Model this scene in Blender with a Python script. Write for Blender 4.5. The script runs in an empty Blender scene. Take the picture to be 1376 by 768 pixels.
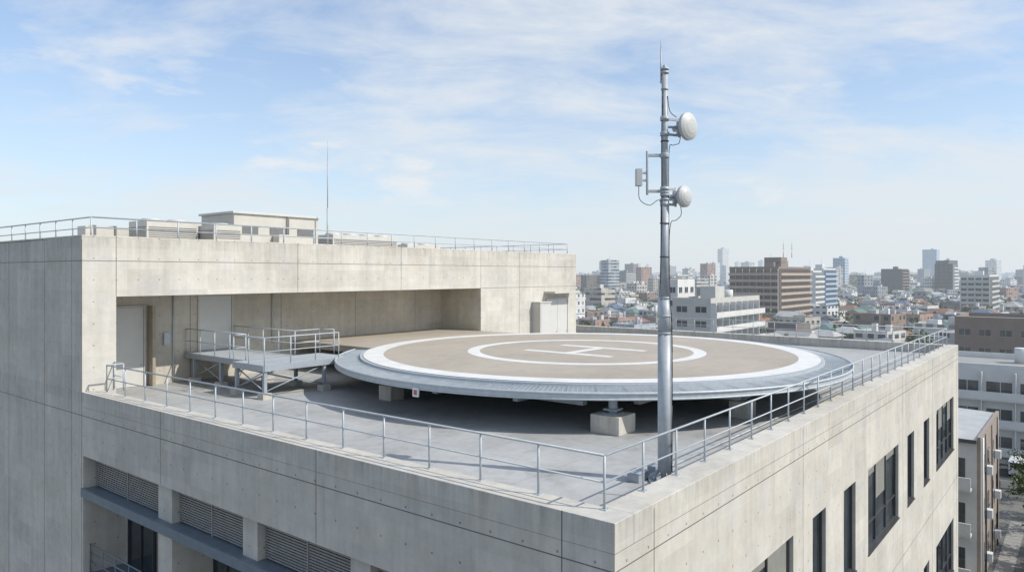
import bpy, math, random
from mathutils import Vector, Matrix
import numpy as np
random.seed(7)
sc=bpy.context.scene
ZC=25.0
UX,UY=0.6250,0.7806
CX,CY=1.98,14.0
ROT=math.atan2(UY,UX)
def W(u,v,z=0): return (CX+UX*u-UY*v, CY+UY*u+UX*v, z)
def L(x,y):
    x-=CX;y-=CY
    return (x*UX+y*UY, -x*UY+y*UX)

# ---------------------------------------------------------------- node helper
class NT:
    def __init__(s,name):
        s.mat=bpy.data.materials.new(name); s.mat.use_nodes=True
        s.t=s.mat.node_tree; s.t.nodes.clear()
        s.out=s.t.nodes.new('ShaderNodeOutputMaterial')
    def n(s,typ,**k):
        nd=s.t.nodes.new(typ)
        for a,b in k.items(): setattr(nd,a,b)
        return nd
    def put(s,inp,val):
        if isinstance(val,bpy.types.NodeSocket): s.t.links.new(val,inp)
        elif val is not None:
            if isinstance(val,(tuple,list)) and len(val)==3 and inp.type=='RGBA': val=(*val,1)
            inp.default_value=val
    def m(s,op,a,b=None,c=None,clamp=False):
        nd=s.n('ShaderNodeMath',operation=op); nd.use_clamp=clamp
        s.put(nd.inputs[0],a)
        if b is not None: s.put(nd.inputs[1],b)
        if c is not None: s.put(nd.inputs[2],c)
        return nd.outputs[0]
    def sep(s,v):
        nd=s.n('ShaderNodeSeparateXYZ'); s.put(nd.inputs[0],v); return nd.outputs
    def comb(s,x,y,z):
        nd=s.n('ShaderNodeCombineXYZ')
        for i,q in enumerate((x,y,z)): s.put(nd.inputs[i],q)
        return nd.outputs[0]
    def vscale(s,v,sc3):
        nd=s.n('ShaderNodeVectorMath',operation='MULTIPLY'); s.put(nd.inputs[0],v); nd.inputs[1].default_value=sc3; return nd.outputs[0]
    def noise(s,v,scale,detail=4,rough=.55,dist=0):
        nd=s.n('ShaderNodeTexNoise'); s.put(nd.inputs['Vector'],v)
        nd.inputs['Scale'].default_value=scale; nd.inputs['Detail'].default_value=detail
        nd.inputs['Roughness'].default_value=rough; nd.inputs['Distortion'].default_value=dist
        return nd.outputs['Fac']
    def white(s,v):
        nd=s.n('ShaderNodeTexWhiteNoise'); s.put(nd.inputs['Vector'],v); return nd.outputs['Value']
    def mr(s,v,a,b,c,d):
        nd=s.n('ShaderNodeMapRange'); s.put(nd.inputs[0],v)
        for i,q in enumerate((a,b,c,d)): nd.inputs[i+1].default_value=q
        return nd.outputs[0]
    def mix(s,f,a,b,blend='MIX'):
        nd=s.n('ShaderNodeMix',data_type='RGBA',blend_type=blend)
        s.put(nd.inputs[0],f); s.put(nd.inputs[6],a); s.put(nd.inputs[7],b)
        return nd.outputs[2]
    def mul(s,col,f):
        nd=s.n('ShaderNodeVectorMath',operation='SCALE'); s.put(nd.inputs[0],col); s.put(nd.inputs['Scale'],f); return nd.outputs[0]
    def bsdf(s,col,rough=.7,metal=0,bump=None,bstr=.3,bdist=.01,spec=None,haze=0):
        b=s.n('ShaderNodeBsdfPrincipled')
        s.put(b.inputs['Base Color'],col); s.put(b.inputs['Roughness'],rough); s.put(b.inputs['Metallic'],metal)
        if spec is not None: s.put(b.inputs['Specular IOR Level'],spec)
        if bump is not None:
            bp=s.n('ShaderNodeBump'); bp.inputs['Strength'].default_value=bstr; bp.inputs['Distance'].default_value=bdist
            s.put(bp.inputs['Height'],bump); s.t.links.new(bp.outputs[0],b.inputs['Normal'])
        o=b.outputs[0]
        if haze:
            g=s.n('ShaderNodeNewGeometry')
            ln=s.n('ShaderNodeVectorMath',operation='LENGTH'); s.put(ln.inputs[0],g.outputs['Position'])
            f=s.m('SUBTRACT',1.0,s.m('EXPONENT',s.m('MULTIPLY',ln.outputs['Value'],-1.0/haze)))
            e=s.n('ShaderNodeEmission'); e.inputs[0].default_value=(.68,.78,.88,1); e.inputs[1].default_value=.95  # aerial haze put into the material as a glow, growing with distance from origin
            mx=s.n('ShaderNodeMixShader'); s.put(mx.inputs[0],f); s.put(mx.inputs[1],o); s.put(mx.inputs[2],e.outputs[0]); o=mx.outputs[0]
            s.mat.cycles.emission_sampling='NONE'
        s.t.links.new(o,s.out.inputs[0])
        return s.mat
    def obj(s): return s.n('ShaderNodeTexCoord').outputs['Object']

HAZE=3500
def m_concrete(name,base,holes=True,tone=.11,pw=1.8,ph=.9,tops=()):
    N=NT(name); tc=N.n('ShaderNodeTexCoord'); P=tc.outputs['Object']; x,y,z=N.sep(P)
    nn=N.sep(tc.outputs['Normal']); nx=nn[0]
    isx=N.m('GREATER_THAN',N.m('ABSOLUTE',nx),.5)
    h=N.m('ADD',N.m('MULTIPLY',isx,y),N.m('MULTIPLY',N.m('SUBTRACT',1.0,isx),x))
    big=N.noise(P,.35,6,.6); mid=N.noise(P,2.3,6,.65); fine=N.noise(P,22,4,.7)
    streak=N.noise(N.vscale(P,(1.6,1.6,.12)),1.2,5,.65)
    cell=N.white(N.comb(N.m('FLOOR',N.m('DIVIDE',h,pw)),N.m('FLOOR',N.m('DIVIDE',z,ph)),isx))
    f=N.m('ADD',N.mr(big,.25,.75,-.13,.11),N.mr(mid,.25,.75,-.10,.09))
    f=N.m('ADD',f,N.mr(fine,.2,.8,-.07,.07))
    f=N.m('ADD',f,N.mr(streak,.40,.80,.03,-.16))
    f=N.m('ADD',f,N.mr(cell,0,1,-tone*.5,tone*.5))
    pore=N.noise(P,38,2,.5); f=N.m('ADD',f,N.mr(pore,.64,.74,0,-.18))
    # weathering that runs down from the wall tops
    drip=N.noise(N.vscale(P,(5,5,.35)),1.0,5,.7); vert=N.m('LESS_THAN',N.m('ABSOLUTE',nn[2]),.5)
    for t in tops:
        dz=N.m('SUBTRACT',t,z); on=N.m('MULTIPLY',N.m('GREATER_THAN',dz,0.0),vert)
        e=N.m('MULTIPLY',N.m('EXPONENT',N.m('MULTIPLY',dz,-1.5)),on)
        f=N.m('SUBTRACT',f,N.m('MULTIPLY',e,N.mr(drip,.42,.72,0,.30)))
    hz=N.m('SUBTRACT',N.m('FRACT',N.m('DIVIDE',z,ph)),.5); hh=N.m('SUBTRACT',N.m('FRACT',N.m('DIVIDE',h,pw*.5)),.5)
    hz=N.m('MULTIPLY',hz,ph); hh=N.m('MULTIPLY',hh,pw*.5)
    d=N.m('SQRT',N.m('ADD',N.m('MULTIPLY',hz,hz),N.m('MULTIPLY',hh,hh)))
    sz=N.m('ABSOLUTE',N.m('SUBTRACT',N.m('FRACT',N.m('ADD',N.m('DIVIDE',z,ph),.5)),.5))
    sh=N.m('ABSOLUTE',N.m('SUBTRACT',N.m('FRACT',N.m('ADD',N.m('DIVIDE',h,pw),.5)),.5))
    seam=N.m('MAXIMUM',N.mr(sz,0,.014,1,0),N.mr(sh,0,.007,1,0))
    seam=N.m('MULTIPLY',seam,N.mr(mid,.35,.7,.2,1.0))
    f=N.m('SUBTRACT',f,N.m('MULTIPLY',seam,.10))
    bumpv=N.m('ADD',N.m('MULTIPLY',mid,.5),N.m('MULTIPLY',fine,.25))
    if holes:
        k=N.m('MULTIPLY',N.mr(d,.026,.036,1,0),vert); f=N.m('SUBTRACT',f,N.m('MULTIPLY',k,.45)); bumpv=N.m('SUBTRACT',bumpv,k)
    warm=N.mix(N.mr(N.noise(P,.8,4,.6),.35,.65,0,1),base,(base[0]*1.02,base[1]*.985,base[2]*.93,1))
    col=N.mul(warm,N.m('ADD',f,1.0))
    return N.bsdf(col,.85,bump=bumpv,bstr=.4,bdist=.012)
def m_plain(name,base,rough=.6,metal=0,var=.15,scale=3,haze=0,bstr=.1):
    N=NT(name); P=N.obj(); a=N.noise(P,scale,6,.65); b=N.noise(P,scale*9,3,.6)
    f=N.m('ADD',1.0,N.m('ADD',N.mr(a,.25,.75,-var,var),N.mr(b,.25,.75,-var*.4,var*.4)))
    return N.bsdf(N.mul(base,f),rough,metal,bump=b,bstr=bstr,haze=haze)
def m_glass(name,base=(.02,.028,.033),haze=0):
    N=NT(name); P=N.obj(); a=N.noise(P,.6,3,.5)
    c=N.mul(base,N.mr(a,.3,.7,.5,2.2))
    return N.bsdf(c,.04,0,bump=a,bstr=.02,spec=.9,haze=haze)

M={}
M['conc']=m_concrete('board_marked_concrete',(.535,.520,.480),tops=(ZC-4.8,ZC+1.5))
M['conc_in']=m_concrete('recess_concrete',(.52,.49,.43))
M['joint']=m_plain('joint_sealant',(.15,.145,.14),.9)
M['galv']=m_plain('galvanised_steel',(.44,.48,.51),.5,.15,.14,5)
M['pole']=m_plain('mast_galvanised',(.40,.43,.46),.5,.1,.16,3)
M['steel']=m_plain('grey_steel_paint',(.34,.38,.42),.5,.15,.12,4)
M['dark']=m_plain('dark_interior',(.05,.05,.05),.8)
M['frame']=m_plain('window_frame',(.10,.10,.105),.4,.5)
M['glass']=m_glass('window_glass')
M['white']=m_plain('white_enamel',(.66,.67,.66),.4,0,.06)
M['beige']=m_plain('beige_panel',(.52,.50,.45),.5,0,.08,1.5)
M['door']=m_plain('door_paint',(.55,.55,.53),.45,0,.05,1.5)
M['rubber']=m_plain('cable_black',(.03,.03,.033),.5)
M['louver']=m_plain('louver_grey',(.17,.17,.17),.5,.1)
M['louver2']=m_plain('facade_louver',(.30,.29,.275),.5,.1)
M['canopy']=m_plain('canopy_steel',(.17,.21,.255),.45,.2)
M['bronze']=m_plain('brown_steel',(.34,.30,.24),.5,.1)
def roof_floor():
    N=NT('roof_coating'); P=N.obj(); x,y,z=N.sep(P)
    a=N.noise(P,.25,7,.65,.4); b=N.noise(P,3,5,.6); c=N.noise(P,30,2,.5)
    f=N.m('ADD',N.mr(a,.3,.7,-.18,.15),N.m('ADD',N.mr(b,.3,.7,-.08,.08),N.mr(c,.3,.7,-.05,.05)))
    st=N.mr(N.noise(P,.55,8,.7),.54,.68,0,-.22)
    sx=N.m('ABSOLUTE',N.m('SUBTRACT',N.m('FRACT',N.m('DIVIDE',x,3.0)),.5)); sy=N.m('ABSOLUTE',N.m('SUBTRACT',N.m('FRACT',N.m('DIVIDE',y,3.0)),.5))
    j=N.m('MAXIMUM',N.mr(sx,0,.006,1,0),N.mr(sy,0,.006,1,0))
    f=N.m('ADD',N.m('ADD',f,st),N.m('MULTIPLY',j,-.35))
    return N.bsdf(N.mul((.385,.39,.385),N.m('ADD',f,1.0)),.75,bump=b,bstr=.2)
M['floor']=roof_floor()
def deck_mat():
    N=NT('helipad_surface'); P=N.obj(); x,y,z=N.sep(P)
    a=N.noise(P,.2,7,.6,.5); b=N.noise(P,2.2,6,.65); c=N.noise(P,40,2,.5)
    f=N.m('ADD',N.mr(a,.3,.7,-.10,.10),N.m('ADD',N.mr(b,.3,.7,-.07,.07),N.mr(c,.3,.7,-.06,.06)))
    sx=N.m('ABSOLUTE',N.m('SUBTRACT',N.m('FRACT',N.m('DIVIDE',x,2.4)),.5)); 
    f=N.m('SUBTRACT',f,N.m('MULTIPLY',N.mr(sx,0,.005,1,0),.15))
    tyre=N.mr(N.noise(N.vscale(P,(.25,2.5,1)),1.0,5,.7),.58,.75,0,-.14)
    f=N.m('ADD',f,tyre)
    return N.bsdf(N.mul((.375,.335,.28),N.m('ADD',f,1.0)),.85,bump=c,bstr=.25)
M['deck']=deck_mat()
def paint_mat():
    N=NT('white_marking_paint'); P=N.obj(); a=N.noise(P,1.3,8,.7); b=N.noise(P,14,5,.7)
    f=N.m('ADD',N.mr(a,.35,.7,1.0,.82),N.mr(b,.56,.75,0,-.25))
    return N.bsdf(N.mul((.74,.74,.72),f),.6)
M['paint']=paint_mat()

# ---------------------------------------------------------------- mesh builder
class MB:
    def __init__(s): s.v=[];s.f=[];s.m=[];s.s=[]
    def face(s,pts,m=0,sm=False):
        b=len(s.v); s.v+= [tuple(p) for p in pts]; s.f.append(tuple(range(b,b+len(pts)))); s.m.append(m); s.s.append(sm)
    def box(s,x0,x1,y0,y1,z0,z1,m=0,rot=0,c=None):
        b=len(s.v)
        P=[(x0,y0,z0),(x1,y0,z0),(x1,y1,z0),(x0,y1,z0),(x0,y0,z1),(x1,y0,z1),(x1,y1,z1),(x0,y1,z1)]
        if rot:
            cx,cy=c if c else ((x0+x1)/2,(y0+y1)/2); co,si=math.cos(rot),math.sin(rot)
            P=[(cx+(p[0]-cx)*co-(p[1]-cy)*si, cy+(p[0]-cx)*si+(p[1]-cy)*co, p[2]) for p in P]
        s.v+=P
        for f in ((0,3,2,1),(4,5,6,7),(0,1,5,4),(1,2,6,5),(2,3,7,6),(3,0,4,7)):
            s.f.append(tuple(b+i for i in f)); s.m.append(m); s.s.append(False)
    def tube(s,p,q,r,m=0,n=8,r2=None,caps=True):
        p=Vector(p);q=Vector(q);d=(q-p)
        if d.length<1e-6: return
        d.normalize(); a=Vector((0,0,1)) if abs(d.z)<.9 else Vector((1,0,0))
        e1=d.cross(a).normalized(); e2=d.cross(e1)
        r2=r if r2 is None else r2; b=len(s.v)
        for k in range(n):
            t=2*math.pi*k/n; o=e1*math.cos(t)+e2*math.sin(t)
            s.v.append(tuple(p+o*r)); s.v.append(tuple(q+o*r2))
        for k in range(n):
            k2=(k+1)%n; s.f.append((b+2*k,b+2*k+1,b+2*k2+1,b+2*k2)); s.m.append(m); s.s.append(n>5)
        if caps:
            s.f.append(tuple(b+2*k for k in range(n))); s.m.append(m); s.s.append(False)
            s.f.append(tuple(b+2*k+1 for k in reversed(range(n)))); s.m.append(m); s.s.append(False)
    def poly(s,pts,r,m=0,n=6):
        for a,b in zip(pts[:-1],pts[1:]): s.tube(a,b,r,m,n)
    def torus(s,cx,cy,R,z,r,m=0,n=192,k=8):
        b=len(s.v)
        for i in range(n):
            t=2*math.pi*i/n
            for j in range(k):
                a=2*math.pi*j/k; q=R+r*math.cos(a); s.v.append((cx+q*math.cos(t),cy+q*math.sin(t),z+r*math.sin(a)))
        for i in range(n):
            for j in range(k):
                i2=(i+1)%n;j2=(j+1)%k
                s.f.append((b+i*k+j,b+i2*k+j,b+i2*k+j2,b+i*k+j2)); s.m.append(m); s.s.append(True)
    def sag(s,p,q,sag,r,m=0,k=8):
        p=Vector(p);q=Vector(q); pts=[]
        for i in range(k+1):
            t=i/k; w=p.lerp(q,t); w.z-=sag*4*t*(1-t); pts.append(w)
        s.poly(pts,r,m,5)
    def beam(s,p,q,w,h,m=0):
        p=Vector(p);q=Vector(q); d=(q-p).normalized(); up=Vector((0,0,1))
        if abs(d.z)>.95: up=Vector((1,0,0))
        e=d.cross(up).normalized()*(w/2); f=e.cross(d).normalized()*(h/2); b=len(s.v)
        for c in (p,q):
            for a in (-e-f,e-f,e+f,-e+f): s.v.append(tuple(c+a))
        for f_ in ((0,1,2,3),(7,6,5,4),(0,4,5,1),(1,5,6,2),(2,6,7,3),(3,7,4,0)):
            s.f.append(tuple(b+i for i in f_)); s.m.append(m); s.s.append(False)
    def ring(s,cx,cy,r0,r1,z,m=0,n=160,z1=None,sm=True):
        z1=z if z1 is None else z1; b=len(s.v)
        for k in range(n):
            t=2*math.pi*k/n; s.v.append((cx+r0*math.cos(t),cy+r0*math.sin(t),z)); s.v.append((cx+r1*math.cos(t),cy+r1*math.sin(t),z1))
        for k in range(n):
            k2=(k+1)%n; s.f.append((b+2*k,b+2*k+1,b+2*k2+1,b+2*k2)); s.m.append(m); s.s.append(sm)
    def obj(s,name,mats,parent=None,bevel=0):
        me=bpy.data.meshes.new(name); me.from_pydata(s.v,[],s.f)
        for q in mats: me.materials.append(M[q] if isinstance(q,str) else q)
        me.polygons.foreach_set('material_index',s.m); me.polygons.foreach_set('use_smooth',s.s)
        me.update(); o=bpy.data.objects.new(name,me); sc.collection.objects.link(o)
        if parent: o.parent=parent
        if bevel:
            b=o.modifiers.new('bevel','BEVEL'); b.width=bevel; b.segments=2; b.limit_method='ANGLE'
        return o
def empty(name,site=True):
    e=bpy.data.objects.new(name,None); sc.collection.objects.link(e)
    if site: e.location=(CX,CY,0); e.rotation_euler=(0,0,ROT)
    return e
def wall_sheet(mb,axis,c,a0,a1,z0,z1,holes,depth,m=0,mr=0,sgn=1):
    A=sorted(set([a0,a1]+[h[0] for h in holes]+[h[1] for h in holes])); Z=sorted(set([z0,z1]+[h[2] for h in holes]+[h[3] for h in holes]))
    def P(a,z,d=0): return (c+d,a,z) if axis=='u' else (a,c+d,z)
    for i in range(len(A)-1):
        for j in range(len(Z)-1):
            ca=(A[i]+A[i+1])/2;cz=(Z[j]+Z[j+1])/2
            if any(h[0]<ca<h[1] and h[2]<cz<h[3] for h in holes): continue
            mb.face([P(A[i],Z[j]),P(A[i+1],Z[j]),P(A[i+1],Z[j+1]),P(A[i],Z[j+1])],m)
    for h in holes:
        q=[(h[0],h[2]),(h[1],h[2]),(h[1],h[3]),(h[0],h[3])]
        for k in range(4):
            p0,p1=q[k],q[(k+1)%4]
            mb.face([P(*p0),P(*p1),P(p1[0],p1[1],depth),P(p0[0],p0[1],depth)],mr)

# ================================================================ HOSPITAL
ZP=ZC-4.8; ZF=ZC-5.4; ZD=ZC-3.8; ZT=ZC+1.52; ZR=ZC-.95
U1=45.3; V1=25.0; UT=36.2; VB=28.74; V2=36.0
H=empty('hospital_building')
mb=MB()
wins=[(36.5,43.2),(32.5,34.2),(28.1,29.8),(20.1,26.0),(16.4,18.1),(12.6,14.1),(6.9,10.65),(2.2,3.9)]
zw=(ZC-11.45,ZC-8.0); zw2=(ZC-19.4,ZC-15.95)
holes=[(a,b,*zw) for a,b in wins]+[(a,b,*zw2) for a,b in wins]
wall_sheet(mb,'v',0,0,U1,0,ZF,holes,.28)
rz0,rz1=1.0,ZC-7.37
wall_sheet(mb,'u',0,0,V1,0,ZF,[(2.0,V1-.15,rz0,rz1)],1.7)
mb.face([(1.7,2,rz0),(1.7,V1,rz0),(1.7,V1,rz1),(1.7,2,rz1)],0)
mb.face([(U1,0,0),(U1,V2,0),(U1,V2,ZF),(U1,0,ZF)],0)
mb.face([(UT,V2,0),(U1,V2,0),(U1,V2,ZF),(UT,V2,ZF)],0)
PW=.75
mb.box(0,PW,0,V1,ZF-.002,ZP); mb.box(PW,U1,0,PW,ZF-.002,ZP); mb.box(U1-PW,U1,PW,V2,ZF-.002,ZP); mb.box(UT,U1-PW,V2-PW,V2,ZF-.002,ZP)
mb.obj('lower_walls',['conc'],H,.015)
mb=MB(); mb.box(PW,U1-PW,PW,VB,ZF-.3,ZF); mb.box(UT,U1-PW,VB,V2-PW,ZF-.3,ZF-.001); mb.obj('roof_slab',['floor'],H)
mb=MB()
mb.box(0,UT,V1,VB,ZR,ZT); mb.box(0,1.34,V1,VB,0,ZR); mb.box(24.7,UT,V1,VB,ZF-.3,ZR)
mb.box(0,UT,VB,52,0,ZT-.02)
mb.obj('upper_block_walls',['conc'],H)
mb=MB()
mb.box(0,UT,V1,V1+.35,ZT,ZT+.08); mb.box(0,.35,V1+.35,52,ZT,ZT+.08)
mb.obj('upper_coping',['conc'],H,.015)
mb=MB()
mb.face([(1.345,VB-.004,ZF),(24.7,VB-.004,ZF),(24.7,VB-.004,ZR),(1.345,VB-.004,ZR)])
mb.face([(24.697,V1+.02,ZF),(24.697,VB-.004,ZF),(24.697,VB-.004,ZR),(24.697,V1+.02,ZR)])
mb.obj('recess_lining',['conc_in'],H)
mb=MB()
def jv(u,z0,z1,v=V1): mb.box(u-.013,u+.013,v-.003,v+.01,z0,z1)
def jh(u0,u1,z,v=V1): mb.box(u0,u1,v-.003,v+.01,z-.013,z+.013)
jh(0,UT,ZC+.55); jh(24.7,UT,ZC-.95)
for u in (1.34,10.3,17.5,24.7,28.9): jv(u,ZR+.003,ZT+.06)
jv(28.9,ZF,ZR-.02)
def lv(v,z0,z1): mb.box(-.003,.01,v-.013,v+.013,z0,z1)
def lh(v0,v1,z): mb.box(-.003,.01,v0,v1,z-.013,z+.013)
lh(0,V1,ZC-5.75); lh(V1,52,ZC-5.75); lh(V1,52,ZC+.55)
for v in (1.24,9.4,18.3): lv(v,rz1+.02 if v>2 else 0,ZP)
for v in (26.0,29.0,33.5,38,43): lv(v,0,ZT-.02)
jh(0,U1,ZC-5.75,0); jh(0,U1,ZC-13.6,0)
for u in (1.6,11.6,27.0,35.2,44.4): jv(u,0,ZP-.1,0)
lv(V1,0,ZT-.1)
for u in (6.5,11.8,17.1,22.2): jv(u,ZF,ZR-.02,VB-.004)
mb.obj('panel_joints',['joint'],H)
mb=MB(); 
def window(a,b,z0,z1,axis='v',c=0,nm=None,mf=0,mg=1):
    P=lambda a,b,d0,d1,z0,z1,m: mb.box(a,b,c+d0,c+d1,z0,z1,m) if axis=='v' else mb.box(c+d0,c+d1,a,b,z0,z1,m)
    P(a,b,.20,.22,z0,z1,mg)
    t=.06
    P(a,a+t,.12,.20,z0,z1,mf);P(b-t,b,.12,.20,z0,z1,mf);P(a+t,b-t,.12,.20,z1-t,z1,mf);P(a+t,b-t,.12,.20,z0,z0+t,mf)
    w=b-a; n=nm or max(1,round(w/1.9))
    for k in range(1,n):
        x=a+w*k/n; P(x-.035,x+.035,.14,.20,z0+t,z1-t,mf)
    if w>3: P(a+t,b-t,.14,.20,z0+(z1-z0)*.30-.03,z0+(z1-z0)*.30+.03,mf)
    P(a-.03,b+.03,-.05,.12,z0-.05,z0+.012,mf)
for a,b in wins:
    for z0,z1 in (zw,zw2): window(a,b,z0,z1)
for (a,b),k in zip(wins,(.25,.35,.5,.3,.15,.6,.25,.1)):
    if k and b-a>3: 
        n=round((b-a)/1.9); w=(b-a)/n
        for q in range(n):
            kk=k*(1.6 if q%2 else .4); mb.box(a+w*q+.07,a+w*(q+1)-.07,.192,.199,zw[1]-.06-(zw[1]-zw[0])*min(kk,.9),zw[1]-.06,2)
M['blind']=m_plain('roller_blind',(.22,.22,.20),.8)
mb.obj('side_windows',['frame','glass','blind'],H)
mb=MB()
zs=ZC-8.70
mb.box(.02,1.69,2.01,V1-.16,zs-.22,zs,1)
mb.box(-.10,.02,2.01,V1-.16,zs-.30,zs+.04,1)
cols=[(2.01,3.0),(7.4,8.2),(12.6,13.4),(17.9,18.9)]
for a,b in cols:
    mb.box(.22,1.69,a,b,zs+.002,rz1-.002,0); mb.box(.22,1.69,a,b,rz0,zs-.222,0)
bays=[(3.0,7.4),(8.2,12.6),(13.4,17.9),(18.9,V1-.17)]
for a,b in bays:
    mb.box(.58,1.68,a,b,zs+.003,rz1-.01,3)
    z=zs+.05
    while z<rz1-.08:
        mb.beam((.52,a+.03,z+.03),(.52,b-.03,z+.03),.10,.05,2); z+=.085
    mb.box(.44,.6,(a+b)/2-.03,(a+b)/2+.03,zs+.004,rz1-.012,2)
    w=b-a
    for (s,e) in ((.08,.46),(.54,.92)):
        window(a+w*s,a+w*e,zs-5.0,zs-.9,'u',1.40,2,4,5)
mb.obj('facade_fittings',['conc','canopy','louver2','dark','frame','glass'],H)
mb=MB()
zr=ZC-11.0
for z in (zr,zr-.35,zr-.7,zr-1.05): mb.tube((.25,19.0,z),(.25,V1-.2,z),.025)
for k in range(6): mb.tube((.25,19.0+k*1.16,zr-1.2),(.25,19.0+k*1.16,zr),.025)
mb.box(.1,1.6,18.92,V1-.17,zr-1.35,zr-1.2)
mb.obj('balcony_rail',['canopy'],H)
mb=MB()
def door(u0,u1,z0,z1,v,leaf=1,m=0):
    mb.box(u0-.08,u0,v-.10,v-.005,z0,z1+.08,1);mb.box(u1,u1+.08,v-.10,v-.005,z0,z1+.08,1);mb.box(u0,u1,v-.10,v-.005,z1,z1+.08,1)
    for k in range(leaf):
        a=u0+(u1-u0)*k/leaf;b=u0+(u1-u0)*(k+1)/leaf
        mb.box(a+.012,b-.012,v-.055,v-.008,z0+.02,z1-.012,m)
        mb.box(b-.16,b-.08,v-.12,v-.055,z0+1.0,z0+1.05,2)
door(2.55,4.15,ZF,ZC-1.6,VB)
door(6.95,8.75,ZD-.15,ZC-1.12,VB)
door(32.2,34.9,ZF,ZC-1.9,V1,2)
mb.box(31.9,35.3,V1-1.0,V1-.002,ZC-1.45,ZC-1.30,1)
mb.obj('roof_doors',['door','beige','galv'],H,.004)
mb=MB(); mb.box(30.4,31.75,V1-.75,V1-.003,ZF,ZC-2.1,0); mb.box(30.35,31.8,V1-.8,V1-.003,ZC-2.1,ZC-2.03,1); mb.box(30.5,31.65,V1-.765,V1-.75,ZF+.2,ZC-2.3,1)
mb.box(4.35,4.5,VB-.55,VB-.006,ZF,ZC-1.55,2)
mb.obj('equipment_cabinets',['beige','door','bronze'],H,.01)
# roof services: conduits on sleepers, drains, wall conduit
mb=MB()
for dv,r in ((0,.035),(.12,.022),(.2,.022)):
    mb.tube((1.25+dv,3.2,ZF+.11),(1.25+dv,22.5,ZF+.11),r,0,8)
k=3.6
while k<22.3: mb.box(1.12,1.6,k,k+.12,ZF,ZF+.075,1); k+=1.5
mb.tube((7.2,2.0,ZF+.06),(30,2.0,ZF+.06),.03,0,8); mb.tube((5.6,2.0,ZF+.06),(7.2,2.0,ZF+.06),.03,0,8)
for u,v in ((1.3,1.3),(1.3,23.5),(24,1.3),(43.5,1.3)):
    mb.tube((u,v,ZF),(u,v,ZF+.03),.16,0,16); mb.tube((u,v,ZF+.03),(u,v,ZF+.09),.10,0,12,r2=.05)
mb.tube((5.6,VB-.06,ZF),(5.6,VB-.06,ZR),.04,0,8); mb.tube((11.2,VB-.06,ZD),(11.2,VB-.06,ZR),.04,0,8)
mb.box(5.1,5.4,VB-.16,VB-.006,ZF+1.9,ZF+2.5,0)
mb.obj('roof_services',['galv','conc'],H)

# ================================================================ RAILINGS
def railing(name,pts,z,h,sp,nr=2,r=.028,mat='galv',plates=True,parent=None):
    o=parent or empty(name); mb=MB()
    for i in range(len(pts)-1):
        a=Vector((pts[i][0],pts[i][1],z));b=Vector((pts[i+1][0],pts[i+1][1],z))
        n=max(1,round((b-a).length/sp)); up=Vector((0,0,1))
        for k in range(n+1):
            if k==n and i<len(pts)-2: continue
            p=a.lerp(b,k/n); mb.tube(p,p+up*h,r*.95,0,8)
            if plates:
                mb.box(p.x-.08,p.x+.08,p.y-.08,p.y+.08,z,z+.015)
                for sx_,sy_ in ((1,1),(1,-1),(-1,1),(-1,-1)): mb.tube((p.x+sx_*.055,p.y+sy_*.055,z+.015),(p.x+sx_*.055,p.y+sy_*.055,z+.03),.011,0,6)
        for j in range(nr):
            zz=up*(h*(1-j*.5))
            mb.tube(a+zz,b+zz,r if j==0 else r*.75,0,8)
    return mb.obj('rails_and_posts',[mat],o)
RI=.60
railing('roof_railing',[(RI,V1-.9),(RI,RI),(U1-RI,RI),(U1-RI,V2-RI),(UT+.3,V2-RI)],ZP,1.1,1.65)
railing('roof_railing',[(RI,V1-.9),(1.25,V1-.9),(1.25,V1-.05)],ZP-.0,1.1,1.2,plates=False)
railing('roof_railing',[(.55,50),(.55,V1+.5),(UT-.5,V1+.5),(UT-.5,51)],ZT,.86,1.85,r=.034)

# ================================================================ HELIPAD
HU,HV=18.4,12.6; RD=10.85; RN=12.1
HP=empty('helipad')
mb=MB()
n=192
mb.face([(HU+RD*math.cos(2*math.pi*k/n),HV+RD*math.sin(2*math.pi*k/n),ZD) for k in range(n)],0)
mb.ring(HU,HV,RD,RD,ZD,1,n,z1=ZD-.30)
mb.ring(HU,HV,RD,.1,ZD-.30,1,n)
mb.box(12.6,24.65,20.5,VB-.02,ZD-.35,ZD-.012,0)
mb.obj('deck',['deck','steel'],HP)
mb=MB(); mb.ring(HU,HV,RD-.95,RD-.02,ZD+.004,0,n,sm=False); mb.ring(HU,HV,5.25,5.85,ZD+.004,0,n,sm=False)
s=.27
def mk(u0,u1,v0,v1): mb.face([(u0,v0,ZD+.004),(u1,v0,ZD+.004),(u1,v1,ZD+.004),(u0,v1,ZD+.004)])
mk(HU-1.6-s,HU-1.6+s,HV-2.5,HV+2.5); mk(HU+1.6-s,HU+1.6+s,HV-2.5,HV+2.5); mk(HU-1.6+s,HU+1.6-s,HV-s,HV+s)
mb.obj('markings',['paint'],HP)
mb=MB()
mb.ring(HU,HV,RD+.003,RD+.14,ZD-.02,0,n); mb.ring(HU,HV,RD+.14,RD+.14,ZD-.02,0,n,z1=ZD-.2)
zo=ZD-.20
for k in range(72):
    t=2*math.pi*k/72; c,s_=math.cos(t),math.sin(t)
    mb.beam((HU+(RD+.1)*c,HV+(RD+.1)*s_,ZD-.15),(HU+(RN-.03)*c,HV+(RN-.03)*s_,zo),.04,.05,0)
mb.ring(HU,HV,RN,RN,zo+.02,0,n,z1=zo-.17)
mb.torus(HU,HV,RN,zo+.03,.05,0); mb.torus(HU,HV,RN,zo-.17,.035,0)
mb.obj('rim_frame',['galv'],HP)
mb=MB()
for j in range(1,13):
    q=j/13; mb.torus(HU,HV,RD+.14+(RN-RD-.14)*q,ZD-.11-.07*q,.008,0,128,4)
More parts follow.
